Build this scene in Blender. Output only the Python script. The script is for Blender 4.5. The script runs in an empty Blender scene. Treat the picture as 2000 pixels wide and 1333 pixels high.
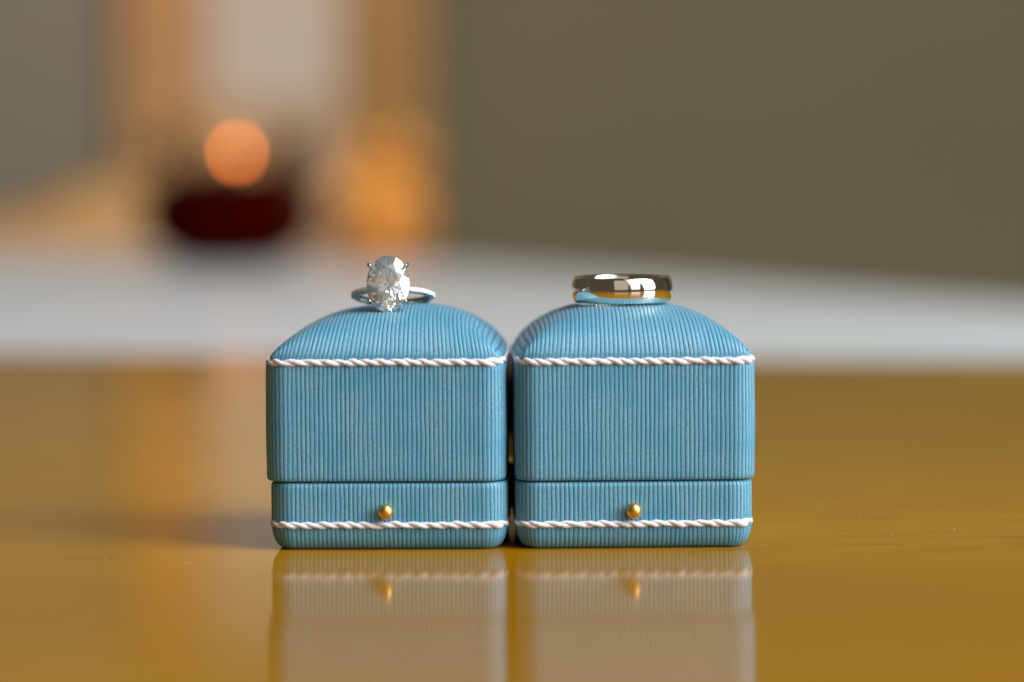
import bpy, bmesh, math, random
import numpy as np
from mathutils import Matrix, Vector

random.seed(7); rng = np.random.default_rng(7)
CM = 0.01                                    # everything below is written in centimetres
R = math.radians
scn = bpy.context.scene
col = scn.collection

# ------------------------------------------------------------------ camera
cam_d = bpy.data.cameras.new("camera"); cam = bpy.data.objects.new("camera", cam_d); col.objects.link(cam)
cam_d.sensor_width = 36; cam_d.lens = 5580 / 2000 * 36
cam_d.clip_start = 0.02; cam_d.clip_end = 50
PITCH, ROLL = 3.911, 0.33
cam.matrix_world = (Matrix.Translation((0, -60*CM, 8.53*CM)) @ Matrix.Rotation(R(90-PITCH), 4, 'X') @ Matrix.Rotation(R(-ROLL), 4, 'Z'))
cam_d.dof.use_dof = True
cam_d.dof.focus_distance = 60.9*CM
cam_d.dof.aperture_fstop = 5.3
scn.camera = cam

# ------------------------------------------------------------------ light
w = bpy.data.worlds.new("World"); scn.world = w; w.use_nodes = True
w.node_tree.nodes["Background"].inputs[0].default_value = (0.95, 0.84, 0.64, 1)
w.node_tree.nodes["Background"].inputs[1].default_value = 0.072

def area(name, az, dist, zc, sx, sy, power, color, aim=(0, 2, 3)):
    l = bpy.data.lights.new(name, 'AREA'); l.shape = 'RECTANGLE'
    l.size = sx*CM; l.size_y = sy*CM; l.energy = power; l.color = color
    o = bpy.data.objects.new(name, l); col.objects.link(o)
    o.location = Vector((math.sin(R(az))*dist, -math.cos(R(az))*dist, zc))*CM
    d = (Vector(aim)*CM - o.location)
    o.rotation_euler = d.to_track_quat('-Z', 'Y').to_euler()
    return o
area("window_light", 30, 190, 150, 98, 320, 14.0, (0.93, 0.97, 1.0), (0, 2, 30))
area("window_light", 65, 190, 150, 128, 320, 152.0, (0.90, 0.96, 1.0), (0, 2, 30))
area("room_light", -3, 230, 110, 145, 214, 3.8, (1.0, 0.93, 0.82), (0, 2, 20))

cl = area("wall_fill_light", 180, 215, 190, 180, 60, 12, (1.0, 0.80, 0.56), (0, 345, 40)); cl.location.x = -0.8  # unseen fill lamp added to brighten the far wall and cabinet

scn.view_settings.view_transform = 'Standard'; scn.view_settings.look = 'None'
scn.view_settings.exposure = 0; scn.view_settings.gamma = 1
scn.render.engine = 'CYCLES'
cy = scn.cycles
cy.use_denoising = True; cy.max_bounces = 16; cy.transmission_bounces = 14; cy.glossy_bounces = 8
cy.sample_clamp_indirect = 12; cy.caustics_reflective = True; cy.caustics_refractive = True

# ------------------------------------------------------------------ helpers
def at(px, py, y):
    """point at depth y (cm) seen at pixel px, py of the 2000 x 1333 photograph"""
    u = (px-1000)/5580; v = -(py-666.5)/5580
    c, s = math.cos(R(ROLL)), math.sin(R(ROLL)); u, v = c*u+s*v, -s*u+c*v
    p = R(PITCH); d = Vector((u, math.cos(p)+v*math.sin(p), -math.sin(p)+v*math.cos(p)))
    return Vector((0, -60, 8.53)) + d*((y+60)/d.y)

def mesh(name, verts, faces, mat, parent=None, smooth=True, attrs=None, uv=None):
    me = bpy.data.meshes.new(name)
    verts = np.asarray(verts, dtype=np.float32)*CM
    if isinstance(faces, np.ndarray):
        n, k = faces.shape
        me.vertices.add(len(verts)); me.vertices.foreach_set("co", verts.ravel())
        me.loops.add(n*k); me.loops.foreach_set("vertex_index", faces.astype(np.int32).ravel())
        me.polygons.add(n); me.polygons.foreach_set("loop_start", np.arange(0, n*k, k, dtype=np.int32))
        me.update(calc_edges=True); me.validate()
    else:
        me.from_pydata([tuple(map(float, v)) for v in verts], [], faces)
    if attrs:
        for k_, a in attrs.items():
            at_ = me.attributes.new(k_, 'FLOAT', 'POINT'); at_.data.foreach_set("value", np.asarray(a, dtype=np.float32).ravel())
    me.polygons.foreach_set("use_smooth", [smooth]*len(me.polygons))
    me.materials.append(mat)
    o = bpy.data.objects.new(name, me); col.objects.link(o)
    if parent: o.parent = parent
    return o

def empty(name, loc=(0, 0, 0), rot=(0, 0, 0), parent=None):
    o = bpy.data.objects.new(name, None); col.objects.link(o); o.location = Vector(loc)*CM; o.rotation_euler = rot
    o.empty_display_size = 0.01
    if parent: o.parent = parent
    return o

def tag(o, label=None, cat=None, group=None, kind=None):
    if label: o['label'] = label
    if cat: o['category'] = cat
    if group: o['group'] = group
    if kind: o['kind'] = kind
    return o

def grid(nu, nv, closed_u=False, closed_v=False, off=0):
    """quad faces of a grid of nv rows of nu points"""
    i = np.arange(nu if closed_u else nu-1); j = np.arange(nv if closed_v else nv-1)
    I, J = np.meshgrid(i, j); I = I.ravel(); J = J.ravel(); I2 = (I+1) % nu; J2 = (J+1) % nv
    return np.stack([J*nu+I, J*nu+I2, J2*nu+I2, J2*nu+I], 1)+off

def lathe(name, prof, mat, parent=None, n=96, loc=(0, 0, 0), closed=False, smooth=True):
    prof = np.array(prof, float); a = np.linspace(0, 2*np.pi, n, endpoint=False)
    V = np.stack([np.outer(prof[:, 0], np.cos(a)), np.outer(prof[:, 0], np.sin(a)), np.repeat(prof[:, 1:2], n, 1)], -1).reshape(-1, 3)+np.array(loc)
    return mesh(name, V, grid(n, len(prof), True, closed), mat, parent, smooth)

def tube(name, path, rad, mat, parent=None, n=12, closed=False, build=True):
    P = np.array(path, float); m = len(P); rad = np.broadcast_to(rad, (m,))
    T = (np.roll(P, -1, 0)-np.roll(P, 1, 0)) if closed else np.gradient(P, axis=0)
    T /= np.linalg.norm(T, axis=1, keepdims=True)
    up = np.array([0., 0, 1]) if abs(T[:, 2]).mean() < .8 else np.array([0., 1, 0])
    A = np.cross(T, up); A /= np.linalg.norm(A, axis=1, keepdims=True); B = np.cross(A, T)
    a = np.linspace(0, 2*np.pi, n, endpoint=False)
    V = P[:, None]+rad[:, None, None]*(A[:, None]*np.cos(a)[None, :, None]+B[:, None]*np.sin(a)[None, :, None])
    F = grid(n, m, True, closed)
    V = V.reshape(-1, 3)
    if not build: return V, F
    if not closed:
        F = [tuple(f) for f in F.tolist()]+[tuple(range(n))[::-1], tuple(range((m-1)*n, m*n))]
    return mesh(name, V, F, mat, parent)

def noise1(x, seed, octs=3):
    """smooth periodic-free 1-d noise"""
    r = np.random.default_rng(seed); y = np.zeros_like(x)
    for k in range(octs):
        for _ in range(3):
            y = y+np.sin(x*(1.0+r.random())*2**k+r.random()*6.28)/2**k/3
    return y

# ------------------------------------------------------------------ materials
def mat(name, base=(.5, .5, .5), rough=.5, metal=0, **kw):
    m = bpy.data.materials.new(name); m.use_nodes = True
    b = m.node_tree.nodes["Principled BSDF"]
    b.inputs["Base Color"].default_value = (*base, 1); b.inputs["Roughness"].default_value = rough; b.inputs["Metallic"].default_value = metal
    for k, v in kw.items():
        b.inputs[k.replace('_', ' ')].default_value = v
    return m
def nd(m, t, **kw):
    n = m.node_tree.nodes.new(t)
    for k, v in kw.items(): setattr(n, k, v)
    return n
def lk(m, a, b): m.node_tree.links.new(a, b)
def bsdf(m): return m.node_tree.nodes["Principled BSDF"]
def mixc(m, fac, a, b, mode='MIX'):
    n = nd(m, 'ShaderNodeMix', data_type='RGBA', blend_type=mode)
    for i, x in ((0, fac), (6, a), (7, b)):
        if hasattr(x, 'is_output'): lk(m, x, n.inputs[i])
        else: n.inputs[i].default_value = x if i == 0 else (*x, 1)
    return n.outputs[2]
def ramp(m, src, a, b):
    n = nd(m, 'ShaderNodeMapRange'); n.inputs[1].default_value = a; n.inputs[2].default_value = b; lk(m, src, n.inputs[0]); return n.outputs[0]
def noise(m, scale, vec=None, detail=3, rough=.5):
    n = nd(m, 'ShaderNodeTexNoise'); n.inputs['Scale'].default_value = scale; n.inputs['Detail'].default_value = detail; n.inputs['Roughness'].default_value = rough
    if vec is not None: lk(m, vec, n.inputs['Vector'])
    return n.outputs['Fac']
def objvec(m, scale=(1, 1, 1)):
    t = nd(m, 'ShaderNodeTexCoord'); mp = nd(m, 'ShaderNodeMapping'); mp.inputs['Scale'].default_value = scale
    lk(m, t.outputs['Object'], mp.inputs['Vector']); return mp.outputs[0]
def bump(m, h, dist, strength=1):
    n = nd(m, 'ShaderNodeBump'); n.inputs['Distance'].default_value = dist; n.inputs['Strength'].default_value = strength
    lk(m, h, n.inputs['Height']); lk(m, n.outputs[0], bsdf(m).inputs['Normal'])

# blue ribbed silk faille: groove = the darker, slightly violet tint between two ribs
def fabric():
    m = mat("blue_ribbed_silk", rough=.44, Sheen_Weight=.10, Sheen_Roughness=.4)
    bsdf(m).inputs['Specular IOR Level'].default_value = .55
    g = nd(m, 'ShaderNodeAttribute', attribute_name='groove').outputs['Fac']
    r = nd(m, 'ShaderNodeAttribute', attribute_name='rib').outputs['Fac']
    v = nd(m, 'ShaderNodeAttribute', attribute_name='run').outputs['Fac']
    cx = nd(m, 'ShaderNodeCombineXYZ'); lk(m, r, cx.inputs[0]); lk(m, v, cx.inputs[1])
    mp = nd(m, 'ShaderNodeMapping'); mp.inputs['Scale'].default_value = (.9, 1.6, 1); lk(m, cx.outputs[0], mp.inputs[0])
    streak = ramp(m, noise(m, 1.0, mp.outputs[0], 3, .6), .3, .7)
    mp2 = nd(m, 'ShaderNodeMapping'); mp2.inputs['Scale'].default_value = (2.2, 15, 1); lk(m, cx.outputs[0], mp2.inputs[0])
    thread = noise(m, 1.0, mp2.outputs[0], 2, .6)
    cloud = noise(m, 110, objvec(m), 3, .6)
    c = mixc(m, streak, (.078, .232, .302), (.128, .318, .398))
    c = mixc(m, ramp(m, thread, .38, .66), c, (.130, .38, .52))
    c = mixc(m, ramp(m, cloud, .42, .8), c, (.050, .27, .40))
    gg = ramp(m, g, .10, .70)
    c = mixc(m, gg, c, (.058, .120, .250))
    lk(m, c, bsdf(m).inputs['Base Color'])
    w_ = nd(m, 'ShaderNodeTexWave', wave_type='BANDS', bands_direction='Y'); w_.inputs['Scale'].default_value = 8.5; w_.inputs['Distortion'].default_value = 3.0
    lk(m, cx.outputs[0], w_.inputs[0])
    ad = nd(m, 'ShaderNodeMath', operation='ADD'); lk(m, w_.outputs['Fac'], ad.inputs[0]); lk(m, thread, ad.inputs[1])
    bump(m, ad.outputs[0], .00003, .35)
    return m
FAB = fabric()
LINING = mat("dark_lining", (.02, .06, .09), .9)
def cordmat():
    m = mat("white_cotton_cord", (.74, .70, .75), .8, Sheen_Weight=.3)
    r = nd(m, 'ShaderNodeAttribute', attribute_name='rib').outputs['Fac']
    v = nd(m, 'ShaderNodeAttribute', attribute_name='run').outputs['Fac']
    cx = nd(m, 'ShaderNodeCombineXYZ'); lk(m, r, cx.inputs[0]); lk(m, v, cx.inputs[1])
    mp = nd(m, 'ShaderNodeMapping'); mp.inputs['Scale'].default_value = (14, 3, 1); lk(m, cx.outputs[0], mp.inputs[0])
    n = noise(m, 1.0, mp.outputs[0], 3, .6)
    lk(m, mixc(m, ramp(m, n, .3, .7), (.58, .52, .59), (.80, .77, .80)), bsdf(m).inputs['Base Color'])
    bump(m, n, .00012, .7)
    return m
CORD = cordmat()
GOLDBALL = mat("brushed_gold", (.78, .45, .14), .38, 1)
def bandmat():
    m = mat("polished_champagne_gold", (.93, .83, .68), .035, 1)
    n = noise(m, 900, objvec(m, (1, 1, .3)), 2)
    lk(m, ramp(m, n, -1.5, 12), bsdf(m).inputs['Roughness'])
    mr = m.node_tree.nodes[-1]
    return m
BAND = mat("polished_champagne_gold", (.93, .86, .75), .045, 1)
PLAT = mat("polished_platinum", (.52, .50, .48), .16, 1)
def diamond():
    m = bpy.data.materials.new("diamond"); m.use_nodes = True; nt = m.node_tree
    b = nt.nodes["Principled BSDF"]; b.inputs["Base Color"].default_value = (.98, .99, 1, 1)
    b.inputs["Roughness"].default_value = 0.0; b.inputs["IOR"].default_value = 2.42; b.inputs["Transmission Weight"].default_value = .89
    return m
DIA = diamond()
PAVE = diamond(); bsdf(PAVE).inputs["Transmission Weight"].default_value = .30; PAVE.name = "pave_diamond_material"

def wood():
    m = mat("varnished_honey_wood", rough=.04)
    b = bsdf(m); b.inputs['IOR'].default_value = 1.27; b.inputs['Specular IOR Level'].default_value = .42
    g1 = noise(m, 1, objvec(m, (3, 22, 10)), 3, .5)
    g2 = noise(m, 1, objvec(m, (30, 300, 40)), 5, .65)
    g3 = noise(m, 1, objvec(m, (2.2, 3.5, 1)), 2, .5)
    c = mixc(m, ramp(m, g1, .3, .7), (.375, .168, .002), (.43, .198, .003))
    c = mixc(m, ramp(m, g2, .50, .72), c, (.22, .092, .002))
    c = mixc(m, ramp(m, g3, .38, .62), c, (.31, .136, .0018))
    lk(m, c, b.inputs['Base Color'])
    lk(m, ramp(m, noise(m, 1, objvec(m, (22, 45, 1)), 6, .7), -1.6, 19), b.inputs['Roughness'])
    m.node_tree.nodes[-1]
    bump(m, g2, .00001, .25)
    return m
WOOD = wood()
def plain(name, a, b_, scale, rough=.7, **kw):
    m = mat(name, a, rough, **kw); n = noise(m, scale, objvec(m), 4)
    lk(m, mixc(m, ramp(m, n, .3, .7), a, b_), bsdf(m).inputs['Base Color']); return m
WALL = plain("olive_wall_paint", (.182, .152, .082), (.208, .176, .098), 1.5, .85)
WHITE = plain("white_stone_top", (.69, .70, .73), (.77, .77, .79), 4, .35)

# ------------------------------------------------------------------ setting
def slab(name, pts, z0, z1, m, parent=None, bev=.3):
    bm = bmesh.new(); vs = [bm.verts.new((x*CM, y*CM, z1*CM)) for x, y in pts]
    f = bm.faces.new(vs); e = bmesh.ops.extrude_face_region(bm, geom=[f])
    bmesh.ops.translate(bm, verts=[v for v in e['geom'] if isinstance(v, bmesh.types.BMVert)], vec=(0, 0, (z0-z1)*CM))
    bmesh.ops.recalc_face_normals(bm, faces=bm.faces)
    if bev: bmesh.ops.bevel(bm, geom=[e for e in bm.edges], offset=bev*CM, segments=3, affect='EDGES', profile=.5)
    me = bpy.data.meshes.new(name); bm.to_mesh(me); bm.free(); me.materials.append(m)
    o = bpy.data.objects.new(name, me); col.objects.link(o)
    if parent: o.parent = parent
    return o
tag(slab("wooden_table", [(-95, -75), (120, -75), (120, 34.5), (-95, 73)], -3, 0, WOOD, bev=.35),
    "glossy honey brown wooden table top under the two blue boxes", "table")
# white counter beyond the table, its back edge further away at the left
tag(slab("white_counter", [(-190, 90), (50, 55), (58, 58), (46, 82), (30.3, 109), (20, 126), (11, 144), (4, 156), (-2, 166), (-14.4, 187), (-39.6, 226), (-70, 262), (-190, 330)], -5, -1.0, WHITE, bev=.4),
    "blurred pale stone counter beyond the wooden table", "counter")
wl = mesh("wall", [(-420, 345, -90), (420, 345, -90), (420, 345, 260), (-420, 345, 260)], [(0, 1, 2, 3)], WALL); tag(wl, kind='structure')
fl = mesh("floor", [(-420, -300, -90), (420, -300, -90), (420, 345, -90), (-420, 345, -90)], [(0, 1, 2, 3)], plain("brown_floor", (.12, .08, .05), (.16, .11, .07), 2)); tag(fl, kind='structure')

wp = slab("lit_wall_sheet", [(-150, 341), (at(234, 200, 340).x, 341), (at(234, 200, 340).x, 344.9), (-150, 344.9)], -88, 200, plain("lit_wall_grey", (.25, .215, .155), (.28, .24, .175), 2, .8), bev=.2); wp.parent = wl  # sheet added over the wall, paler grey for the light at the left
# door with a pale pane on the far wall
def box(name, x0, x1, y0, y1, z0, z1, m, parent=None):
    return slab(name, [(x0, y0), (x1, y0), (x1, y1), (x0, y1)], z0, z1, m, parent, bev=.2)
Z = 336
ORANGEW = plain("orange_oak", (.60, .28, .10), (.68, .33, .13), 6, .5)
BROWNW = plain("brown_oak", (.42, .20, .045), (.48, .23, .06), 6, .5)
PANEM = plain("cream_pane", (.68, .54, .43), (.74, .60, .48), 3, .6)
cab = empty("wooden_cabinet", (0, Z, -90)); tag(cab, "blurred orange wooden cabinet with a pale pane at the left behind the counter", "cabinet")
def wx(px): return at(px, 200, Z).x
def wz(py): return at(450, py, Z).z
def part(name, px0, px1, pz0, pz1, y0, y1, m):
    o = box(name, wx(px0), wx(px1), y0, y1, pz0, pz1, m); o.parent = cab; o.location = -Vector((0, Z, -90))*CM; return o
part("side_panel", 238, 400, -88, 60, Z, Z+6, ORANGEW)
part("pane", 400, 672, wz(196), 60, Z+1, Z+5, PANEM)
part("door_panel", 400, 672, -88, wz(196), Z, Z+6, plain("peach_panel", (.56, .36, .22), (.62, .40, .25), 4, .6))
part("side_panel", 672, 835, -88, 60, Z, Z+6, BROWNW)

# ------------------------------------------------------------------ ribbed boxes
def rr_path(a, b, r, n_per):
    """closed rounded rectangle, counter-clockwise from the middle of the front; returns points, outward normals, arc length"""
    segs = []
    def line(p, q, nrm):
        L = math.dist(p, q); segs.append(('l', p, q, nrm, L))
    def arc(c, t0):
        segs.append(('a', c, t0, None, r*math.pi/2))
    line((0, -b), (a-r, -b), (0, -1)); arc((a-r, -b+r), -math.pi/2)
    line((a, -b+r), (a, b-r), (1, 0)); arc((a-r, b-r), 0)
    line((a-r, b), (-a+r, b), (0, 1)); arc((-a+r, b-r), math.pi/2)
    line((-a, b-r), (-a, -b+r), (-1, 0)); arc((-a+r, -b+r), math.pi)
    line((-a+r, -b), (0, -b), (0, -1))
    Lt = sum(s[4] for s in segs)
    def ev(s):
        s = s % Lt
        for g in segs:
            if s <= g[4]+1e-9:
                t = s/g[4]
                if g[0] == 'l':
                    return (g[1][0]+(g[2][0]-g[1][0])*t, g[1][1]+(g[2][1]-g[1][1])*t, *g[3])
                an = g[2]+t*math.pi/2
                return (g[1][0]+r*math.cos(an), g[1][1]+r*math.sin(an), math.cos(an), math.sin(an))
            s -= g[4]
        return (0, -b, 0, -1)
    return ev, Lt

PITCH_RIB = .0935
PH = np.array([0, .035, .085, .16, .30, .5, .70, .84, .915, .965])
def ribh(ph):                                       # 0 in the groove, 1 on the crown of a rib
    return np.clip(np.sin(np.pi*ph), 0, 1)**.42

def ribbed_wall(name, a, b, r, zs, insets, parent, seed, amp=.016, cap_bottom=True, cap_top=True):
    ev, L = rr_path(a, b, r, 0)
    N = round(L/PITCH_RIB); p = L/N
    K = len(PH)
    u = (np.arange(N)[:, None]+PH[None]).ravel()           # rib coordinate
    h = np.tile(ribh(PH), N)
    r_ = np.random.default_rng(seed)
    width = 1+.0*r_.standard_normal(N)
    ribamp = np.repeat(1+.18*r_.standard_normal(N), K)
    wob = r_.standard_normal((N, 4))*.05
    V = []; G = []; RB = []; RU = []
    for z, ins in zip(zs, insets):
        wv = wob[:, 0]*np.sin(z*2.3)+wob[:, 1]*np.cos(z*3.9)+wob[:, 2]*np.sin(z*7+1)*.6
        wv = (wv+np.roll(wv, 1))/2
        wn = np.append(wv, wv[0])
        uu = u+np.interp(u, np.arange(N+1), wn)
        P = np.array([ev(x) for x in uu*p])
        depth = amp*ribamp*(h-1)
        off = -ins+depth
        V.append(np.stack([P[:, 0]+P[:, 2]*off, P[:, 1]+P[:, 3]*off, np.full(len(u), z)], 1))
        G.append(1-h); RB.append(u); RU.append(np.full(len(u), z))
    n = len(u); V = np.concatenate(V)
    F = [tuple(f) for f in grid(n, len(zs), True).tolist()]
    if cap_bottom: F.append(tuple(range(n))[::-1])
    if cap_top: F.append(tuple(range((len(zs)-1)*n, len(zs)*n)))
    return mesh(name, V, F, FAB, parent, attrs=dict(groove=np.concatenate(G), rib=np.concatenate(RB), run=np.concatenate(RU)))

def dome(a, b, r, z0, H, parent, seed, shift, pressed=None, pull_k=.125):
    """pillow top: ribs run front to back, drawn in towards the crown"""
    N = 54; r_ = np.random.default_rng(seed)
    u = np.append((np.arange(N)[:, None]+PH[None]).ravel(), N)
    h = ribh(u % 1); h[-1] = 0
    S = u/N*2-1
    nt_ = 90
    T = -np.cos(np.linspace(0, np.pi, nt_))           # dense towards the front and back edges
    T = .6*T+.4*np.linspace(-1, 1, nt_)
    wob = r_.standard_normal((N+1, 4))*.04
    s, t = np.meshgrid(S, T)
    wv = (wob[:, 0][None]*np.sin(T*5)[:, None]+wob[:, 1][None]*np.cos(T*9)[:, None]+wob[:, 2][None]*np.sin(T*17)[:, None]*.5)
    ws = np.stack([np.interp(u, np.arange(N+1), row) for row in wv])*(1-s**8)
    s = np.clip(s+ws*2/N, -1, 1)
    # rounded square footprint
    def foot(s, t):
        m = np.maximum(abs(s), abs(t))+1e-9
        q = np.minimum(abs(s), abs(t))/m
        k = 1-.052*(abs(s)*abs(t))**5
        return s*k, t*k, m
    fs, ft, m = foot(s, t)
    def f(s, t):
        p, q = np.clip(1-s*s, 1e-6, 1)**.72, np.clip(1-t*t, 1e-6, 1)**.60
        return 1.26*(p**-3+q**-3)**(-1/3)
    ss = s-shift*(1-s*s)                                # crown sits a little off centre
    z = f(ss, t)
    pull = 1-pull_k*z-.014*np.exp(-((z/.07)**2))           # cord nips the edge, crown gathers the ribs
    x = (fs*a)*pull+shift*a*.25*z*(1-s*s)
    y = (ft*b)*(1-.015*np.exp(-((z/.035)**2)))
    zz = z0+H*z
    if pressed:                                         # the ring presses a shallow seat into the padding
        pz, px_, pr = pressed
        d = np.hypot(x-px_, y)
        k = 1/(1+np.exp((d-pr)/.05))
        zz = zz+(np.minimum(zz, pz+.0)-zz)*k
    P = np.stack([x, y, zz], -1)
    du = np.gradient(P, axis=1); dv = np.gradient(P, axis=0)
    nrm = np.cross(du, dv); nrm /= (np.linalg.norm(nrm, axis=-1, keepdims=True)+1e-12)
    nrm[nrm[..., 2] < 0] *= -1
    # smooth the normals across ribs so that the relief is even
    amp = .016*(1+.18*np.append(np.repeat(r_.standard_normal(N), len(PH)), 0))
    P = P+nrm*((h-1)*amp)[None, :, None]
    n = len(u)
    G = np.broadcast_to(1-h, (nt_, n)); RB = np.broadcast_to(u, (nt_, n)); RU = np.broadcast_to((T*b*1.15)[:, None], (nt_, n))
    return mesh("lid_top", P.reshape(-1, 3), grid(n, nt_), FAB, parent, attrs=dict(groove=G, rib=RB, run=RU))

def cord(a, b, r, z, parent, seed, knot=None, sr=.053, hr=.026):
    c = empty("cord", (0, 0, 0), parent=parent); c['label'] = "white twisted cord"
    ev, L = rr_path(a, b, r, 0)
    n = 900; s = np.linspace(0, L, n, endpoint=False)
    ph = 2*np.pi*round(L/.62)*s/L+1.0*noise1(s*2*np.pi/L*3, seed)*1.0
    ph -= (ph[-1]-ph[0]-2*np.pi*round(L/.62)*(n-1)/n)*s/L
    P = np.array([ev(x) for x in s])
    sw = 1+.12*noise1(s*9, seed+3)
    if knot is not None: sw = sw+.35*np.exp(-((s-knot)/.16)**2)
    lift = .012*noise1(s*4, seed+5)
    for k in (0, 1):
        ang = ph+np.pi*k
        ox = hr*sw*np.cos(ang); oz = -hr*1.05*sw*np.sin(ang)
        C_ = np.stack([P[:, 0]+P[:, 2]*ox, P[:, 1]+P[:, 3]*ox, z+lift+oz], 1)
        V, F = tube("", C_, sr*sw, None, n=12, closed=True, build=False)
        rib = np.tile(np.arange(12)/12., n)+np.repeat(s*1.6, 12); run = np.repeat(s, 12)
        o = mesh("strand", V, F, CORD, c, attrs=dict(rib=rib, run=run))
    return c

def ring_box(x, yaw, seed, lid_dx, base_dx, button, shift, pressed, H, label):
    root = empty("ring_box", (x, 2.45, 0), (0, 0, R(yaw)))
    tag(root, label, "ring box", "blue ribbed ring boxes side by side")
    # base: flat foot curling in under the lower cord
    zs = [.006, .02, .05, .10, .16, .23, .31, .40, .50, .60, .75, .90, 1.05, 1.2, 1.33, 1.385, 1.415, 1.43, 1.43]
    def ins(z):
        q = 0
        if z < .46: q = .30*(1-math.sqrt(max(0, 1-((.46-z)/.46)**2)))+.01
        if z > 1.36: q = .055*((z-1.36)/.07)**2
        return q
    inn = [ins(z) for z in zs]; inn[-1] = .30
    o = ribbed_wall("base", 2.52, 2.45, .50, zs, inn, root, seed); o.location.x = base_dx*CM
    # lid wall
    zs = [1.462, 1.462, 1.475, 1.50, 1.56, 1.8, 2.1, 2.4, 2.7, 3.0, 3.3, 3.6, 3.8, 3.93, 3.99, 4.02]
    inn = [.30, .06, .03, .008, 0, 0, -.006, -.01, -.01, -.008, -.004, 0, 0, .01, .04, .07]
    o = ribbed_wall("lid", 2.55, 2.47, .48, zs, inn, root, seed+1); o.location.x = lid_dx*CM
    d = dome(2.57, 2.49, .4, 4.0, H, root, seed+2, shift, pressed, .09 if pressed else .125); d.location.x = lid_dx*CM
    c = cord(2.480, 2.455, .46, 3.99, root, seed+3, knot=2.35); c.location.x = lid_dx*CM
    c = cord(2.475, 2.445, .48, .54, root, seed+9, knot=2.28, sr=.051, hr=.025); c.location.x = base_dx*CM
    # push button: a ball on a short stem
    bx, bz = button
    k = 16; pr = [(0.0005, -.17)]
    for i in range(1, 20):
        t = -math.pi/2+math.pi*i/20; rr_ = .165*math.cos(t); zz_ = .165*math.sin(t)
        if zz_ < -.118: rr_ = .09
        pr.append((rr_, zz_))
    pr.append((.0005, .165))
    b_ = lathe("push_button", [(q[0], q[1]) for q in pr], GOLDBALL, root, 40)
    b_.rotation_euler = (R(90), 0, 0); b_.location = Vector((bx-x, -2.45-.10, bz))*CM
    return root

BXL, BXR = -2.61, 2.536
ring_box(BXL, -1.3, 11, -.03, .025, (-2.630, .837), .10, None, 1.12,
         "left blue ribbed box with gold button, carrying the diamond ring")
ring_box(BXR, 1.2, 31, .02, -.005, (2.500, .832), -.06, (5.12, -.185, 1.04), 1.15,
         "right blue ribbed box with gold button, carrying the plain gold band")

# ------------------------------------------------------------------ wedding band
wb = empty("wedding_band", (2.41, 2.35, 5.115)); tag(wb, "plain polished champagne gold wedding band lying flat on the right box", "ring")
hw = .275; prof = []
for i in range(33):                                   # domed outside
    t = -1+2*i/32; prof.append((1.045+.055*(1-abs(t)**2.4), t*(hw-.02)))
prof += [(1.03, hw-.004), (1.0, hw), (.955, hw), (.93, hw-.01)]
for i in range(9):
    t = 1-2*i/8; prof.append((.905-.01*(1-t*t), t*(hw-.03)))
prof += [(.93, -hw+.01), (.955, -hw), (1.0, -hw), (1.03, -hw+.004)]
o = lathe("band", prof, BAND, wb, 256, closed=True); o.location = (0, 0, hw*CM)

# ------------------------------------------------------------------ diamonds
def brilliant(n=8, table=.57, star=.5, crown=34.5, pav=41.0, lower=.76, girdle=.03, fine=True):
    tc, tp = math.tan(R(crown)), math.tan(R(pav)); st = math.pi/n; P = []
    rm = table*math.cos(st)+(1-table*math.cos(st))*star
    rl = 1-lower
    def pol(r, a, z): return np.array([r*math.cos(a), r*math.sin(a), z])
    for k in range(n):
        th = 2*math.pi*k/n
        hm = (1-rm*math.cos(st))*tc
        P.append(pol(table, th, (1-table)*tc))
        M = pol(rm, th+st, hm); P.append(M)
        Lp = pol(rl, th+st, -girdle-(1-rl*math.cos(st))*tp); P.append(Lp)
        G0, G1, G2 = pol(1, th, 0), pol(1, th+st, 0), pol(1, th+2*st, 0)
        P += [G0, G1, G0-[0, 0, girdle], G1-[0, 0, girdle]]
        if fine:
            for A, B, an in ((G0, G1, th+st/2), (G1, G2, th+1.5*st)):
                for S_, sg in ((M, 0), (Lp, -girdle)):
                    A_, B_ = A+[0, 0, sg], B+[0, 0, sg]; nn = np.cross(B_-A_, S_-A_); q = pol(1, an, 0)
                    zq = A_[2]-(nn[0]*(q[0]-A_[0])+nn[1]*(q[1]-A_[1]))/nn[2]
                    P.append(np.array([q[0], q[1], zq]))
    P.append(np.array([0, 0, -girdle-tp]))
    return np.array(P)
def hull(name, P, m, parent):
    bm = bmesh.new()
    for p in P: bm.verts.new(Vector(p)*CM)
    bmesh.ops.convex_hull(bm, input=bm.verts)
    bmesh.ops.dissolve_limit(bm, angle_limit=R(.6), verts=bm.verts, edges=bm.edges)
    bmesh.ops.recalc_face_normals(bm, faces=bm.faces)
    me = bpy.data.meshes.new(name); bm.to_mesh(me); bm.free(); me.materials.append(m)
    o = bpy.data.objects.new(name, me); col.objects.link(o); o.parent = parent
    return o

er = empty("engagement_ring", (-2.60, 2.6, 5.262), (R(-13.5), 0, R(-1.2)))
tag(er, "oval diamond engagement ring with a jewelled shank on the left box", "ring")
# ring axes: circle in local xy, the head towards -y
prof = []
RO, RI, AX = .895, .755, .072
for i in range(24):
    t = 2*math.pi*i/24; cx_ = (RO+RI)/2; prof.append((cx_+(RO-RI)/2*np.sign(math.cos(t))*abs(math.cos(t))**.6, AX*np.sign(math.sin(t))*abs(math.sin(t))**.6))
lathe("shank", prof, PLAT, er, 160, closed=True)
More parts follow.
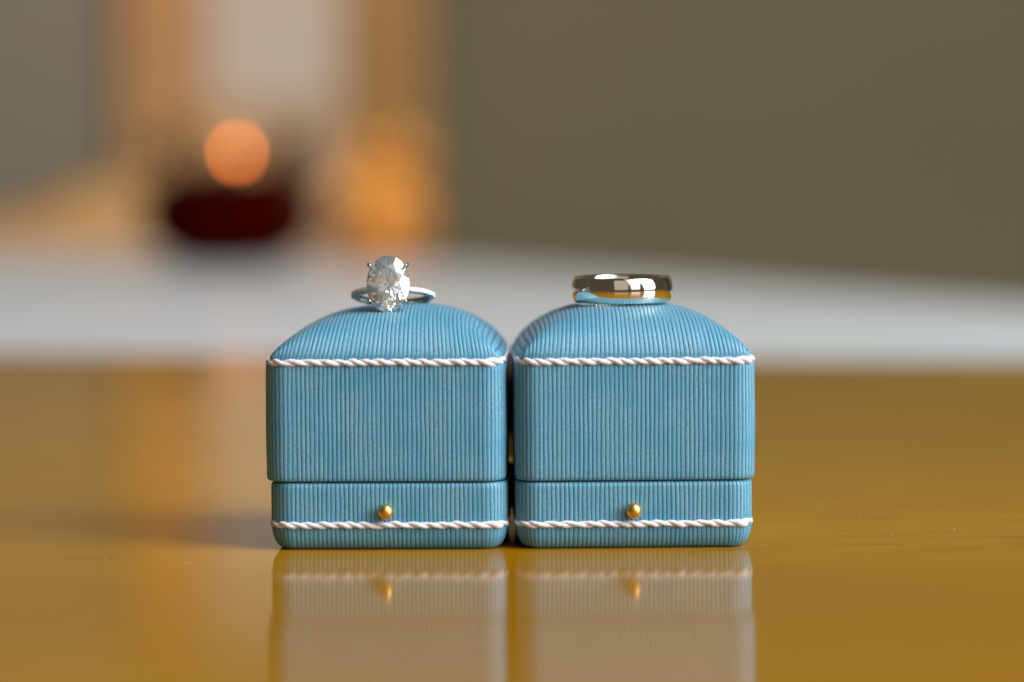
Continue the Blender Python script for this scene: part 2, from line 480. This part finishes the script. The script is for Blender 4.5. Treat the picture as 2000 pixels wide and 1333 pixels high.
# pave diamonds along the front of the shank
pv = brilliant(fine=False, crown=32); proto = None
bead = None
for sgn in (-1, 1):
    for k in range(11):
        an = -math.pi/2+sgn*(.42+k*.116)
        if proto is None:
            o = hull("pave_diamond", pv*.053, PAVE, er); proto = o
        else:
            o = proto.copy(); col.objects.link(o); o.parent = er
        o.location = Vector((math.cos(an)*(RO+.012), math.sin(an)*(RO+.012), 0))*CM
        o.rotation_euler = Vector((math.cos(an), math.sin(an), 0)).to_track_quat('Z', 'Y').to_euler()
        for zz_ in (-.047, .047):
            am = an+sgn*.058
            if bead is None:
                P_ = [(0.0001, -.017)]+[(.017*math.cos(t), .017*math.sin(t)) for t in np.linspace(-1.3, 1.3, 7)]+[(.0001, .017)]
                q = lathe("bead_prong", P_, PLAT, er, 10); bead = q
            else:
                q = bead.copy(); col.objects.link(q); q.parent = er
            q.location = Vector((math.cos(am)*(RO+.010), math.sin(am)*(RO+.010), zz_))*CM
# head
HX = 1.40                                             # centre of the stone, distance in front of the ring axis
stone = brilliant(pav=40.2, crown=33, table=.56)
stone = stone*np.array([.462, .622, .480])
st_o = hull("oval_diamond", stone, DIA, er)
# local z of stone -> -y of ring, local y of stone -> ring z
st_o.matrix_local = Matrix.Translation(Vector((-.03, -HX, 0))*CM) @ Matrix(((1, 0, 0, 0), (0, 0, -1, 0), (0, 1, 0, 0), (0, 0, 0, 1)))
# basket rails and claws
def ell(a_, b_, y_, n=48): return [(-.03+a_*math.cos(t), y_, b_*math.sin(t)) for t in np.linspace(0, 2*math.pi, n, endpoint=False)]
tube("gallery_rail", ell(.30, .40, -HX+.235), .028, PLAT, er, closed=True)
for sx in (-1, 1):
    for sz in (-1, 1):
        cx_, cz_ = .405*sx, .405*sz
        pth = [(-.03+cx_*.25, -.90, cz_*.10), (-.03+cx_*.55, -HX+.30, cz_*.60), (-.03+cx_*.95, -HX+.10, cz_*.95), (-.03+cx_*1.04, -HX-.02, cz_*1.04), (-.03+cx_*.98, -HX-.095, cz_*.98), (-.03+cx_*.90, -HX-.115, cz_*.90)]
        pts = []
        for i in range(len(pth)-1):
            for t in np.linspace(0, 1, 6, endpoint=False): pts.append(np.array(pth[i])*(1-t)+np.array(pth[i+1])*t)
        pts.append(np.array(pth[-1])); pts = np.array(pts)
        for _ in range(3): pts[1:-1] = (pts[:-2]+pts[1:-1]*2+pts[2:])/4
        rad = np.interp(np.linspace(0, 1, len(pts)), [0, .6, .85, .96, 1], [.035, .036, .038, .028, .008])
        tube("claw", pts, rad, PLAT, er, n=14)

# ------------------------------------------------------------------ blurred things on the counter
MAROON = mat("dark_maroon_glass", (.030, .001, .0005), .6); bsdf(MAROON).inputs["Specular IOR Level"].default_value = .0
def emis(name, c, s, base=(.5, .3, .1)):
    m = mat(name, base, .4); b = bsdf(m); b.inputs['Emission Color'].default_value = (*c, 1); b.inputs['Emission Strength'].default_value = s; return m
YB = 169
p0 = at(450, 482, YB); k = (YB+60)/5580
bowl = empty("candle_bowl", (p0.x, YB, -1.0)); tag(bowl, "dark maroon glass bowl holding a lit candle on the pale counter", "candle bowl")
s_ = 1.0
hgt = (at(450, 285, YB).z+1.0)
rad_ = 172*k
pr = [(rad_*1.0*math.sin(t)**.7, hgt*.42*(1-math.cos(t))) for t in np.linspace(.35, 2.6, 20)]; pr = [(.01, pr[0][1])]+pr
pr += [(r_*.93, z_) for r_, z_ in pr[:4:-1]]
lathe("bowl", pr, MAROON, bowl, 64)
lathe("candle", [(.01, hgt*.2), (rad_*.5, hgt*.2), (rad_*.5, hgt*.80), (rad_*.45, hgt*.82), (.01, hgt*.80)], mat("red_wax", (.035, .006, .003), .8), bowl, 48)
fz = at(463, 300, YB).z+1.0
fl_ = [(0.01, -.38), (.16, -.26), (.24, -.02), (.19, .22), (.09, .44), (.005, .62)]
f_ = lathe("flame", fl_, emis("candle_flame", (1.0, .19, .015), 25), bowl, 24); f_.location = Vector((at(463, 300, YB).x-p0.x, 0, fz))*CM
lathe("wick", [(.03, hgt*.9), (.03, fz-.25), (.005, fz-.2)], mat("black_wick", (.01, .01, .01), .9), bowl, 8).location = Vector((at(463, 300, YB).x-p0.x, 0, 0))*CM

YV = 172
def petal_cloud(name, c, rx, rz, n, size, m, parent, seed, zmin, hole=None):
    """loose petals, dense at the centre and thinning outwards"""
    r_ = np.random.default_rng(seed); V = []; F = []
    while len(F) < n:
        d = r_.standard_normal(3); d /= np.linalg.norm(d); q = abs(r_.normal(0, .36))+.52
        p = np.array(c)+d*q*np.array([rx, rx*.8, rz])
        if p[2] < zmin or (hole and p[2] > hole[0] and abs(p[0]-.5) < hole[1]): continue
        u = np.cross(d, r_.standard_normal(3)); u /= np.linalg.norm(u); v = np.cross(d, u)+d*.5
        k_ = len(V); s1 = size*r_.uniform(.6, 1.3)
        V += [p-u*s1*.3, p-u*s1*.5+v*s1*.5+d*s1*.15, p+v*s1+d*s1*.3, p+u*s1*.5+v*s1*.5+d*s1*.15, p+u*s1*.3, p+v*s1*.5]
        F.append((k_, k_+5, k_+2, k_+1)); F.append((k_, k_+4, k_+3, k_+5)); F.append((k_+5, k_+3, k_+2))
    o = mesh(name, V, F, m, parent); o['kind'] = 'stuff'; return o
petal_cloud("petals", (0, 0, hgt*.60), rad_*1.0, hgt*.58, 560, 1.5, mat("maroon_petals", (.050, .014, .006), .9), bowl, 4, .1, (hgt*.80, rad_*.36))
pv_ = at(742, 470, YV); bloom = empty("glow_bloom", (pv_.x, YV, -1.0)); tag(bloom, "round orange bloom standing in for an amber glow right of the maroon bowl", "flower-shaped glow")  # amber glow shaped as a flower, its brightness carried by the orange colour
hv = at(742, 300, YV).z+1.0; rv = 74*(YV+60)/5580
lathe("flower_head", [(.01, 0), (rv*.35, 0), (rv*.3, hv*.15)]+[(rv*.8*math.sin(t), hv*.52-hv*.42*math.cos(t)) for t in np.linspace(.5, 3.1, 16)], mat("glow_flower", (.84, .34, .05), .8), bloom, 32)
petal_cloud("petals", (0, 0, hv*.55), rv*1.35, hv*.58, 620, 1.1, mat("glow_petals", (.86, .36, .055), .8), bloom, 9, .1)

# folded peach throw at the left of the bowl
def mound(name, pts_top, y0, y1, m, seed):
    nx, ny = 90, 40; xs = np.linspace(0, 1, nx); ys = np.linspace(-1, 1, ny)
    px = [p[0] for p in pts_top]; V = []
    for j, v in enumerate(ys):
        yy = (y0+y1)/2+(y1-y0)/2*v
        for i, u_ in enumerate(xs):
            X = px[0]+(px[-1]-px[0])*u_
            py = np.interp(X, px, [p[1] for p in pts_top])
            q = at(X, py, (y0+y1)/2)
            h_ = (q.z+1.0)*max(0, 1-abs(v)**3)**.6
            h_ *= 1+.06*math.sin(u_*40+v*3+seed)+.05*math.sin(u_*17-v*5)
            V.append((q.x, yy, max(h_, 0)-1.0+.02))
    return mesh(name, V, grid(nx, ny), m)
thr = mound("folded_throw", [(-330, 480), (-200, 460), (-40, 440), (90, 395), (200, 340), (300, 262), (400, 235), (480, 250), (590, 300), (640, 480)], 212, 238,
    plain("peach_wool", (.50, .26, .10), (.58, .31, .12), 9, .9), 2)
tag(thr, "blurred peach tan folded throw lying behind the maroon bowl", "throw")

# ------------------------------------------------------------------ lint: short stray fibres on the table and the silk
def fibres(name, spots, m, parent=None):
    V = []; F = []; off = 0; r_ = np.random.default_rng(5)
    for (x, y, z, L, an, lift) in spots:
        n = 7; t = np.linspace(0, 1, n); bend = r_.normal(0, .5)
        a_ = an+bend*t*2
        P = np.stack([x+np.cumsum(np.cos(a_))*L/n, y+np.cumsum(np.sin(a_))*L/n, z+lift*np.sin(t*3.1)+.0015], 1)
        v, f = tube("", P, .0022, None, n=4, build=False); V.append(v); F.append(f+off); off += len(v)
    return mesh(name, np.concatenate(V), np.concatenate(F), m, parent)
LINT = mat("pale_lint", (.62, .58, .50), .8)
r_ = np.random.default_rng(12); sp = []
for i in range(40):
    y = r_.uniform(-8, 14); x = r_.uniform(-13, 13)
    if abs(x) < 5.6 and y > -1.5: x = math.copysign(5.8+r_.uniform(0, 4), x)
    sp.append((x, y, .002, r_.uniform(.02, .14), r_.uniform(0, 6.28), r_.uniform(0, .012)))
tag(fibres("lint_fibres", sp, LINT), "fine pale lint fibres scattered on the glossy table", "lint", kind="stuff")
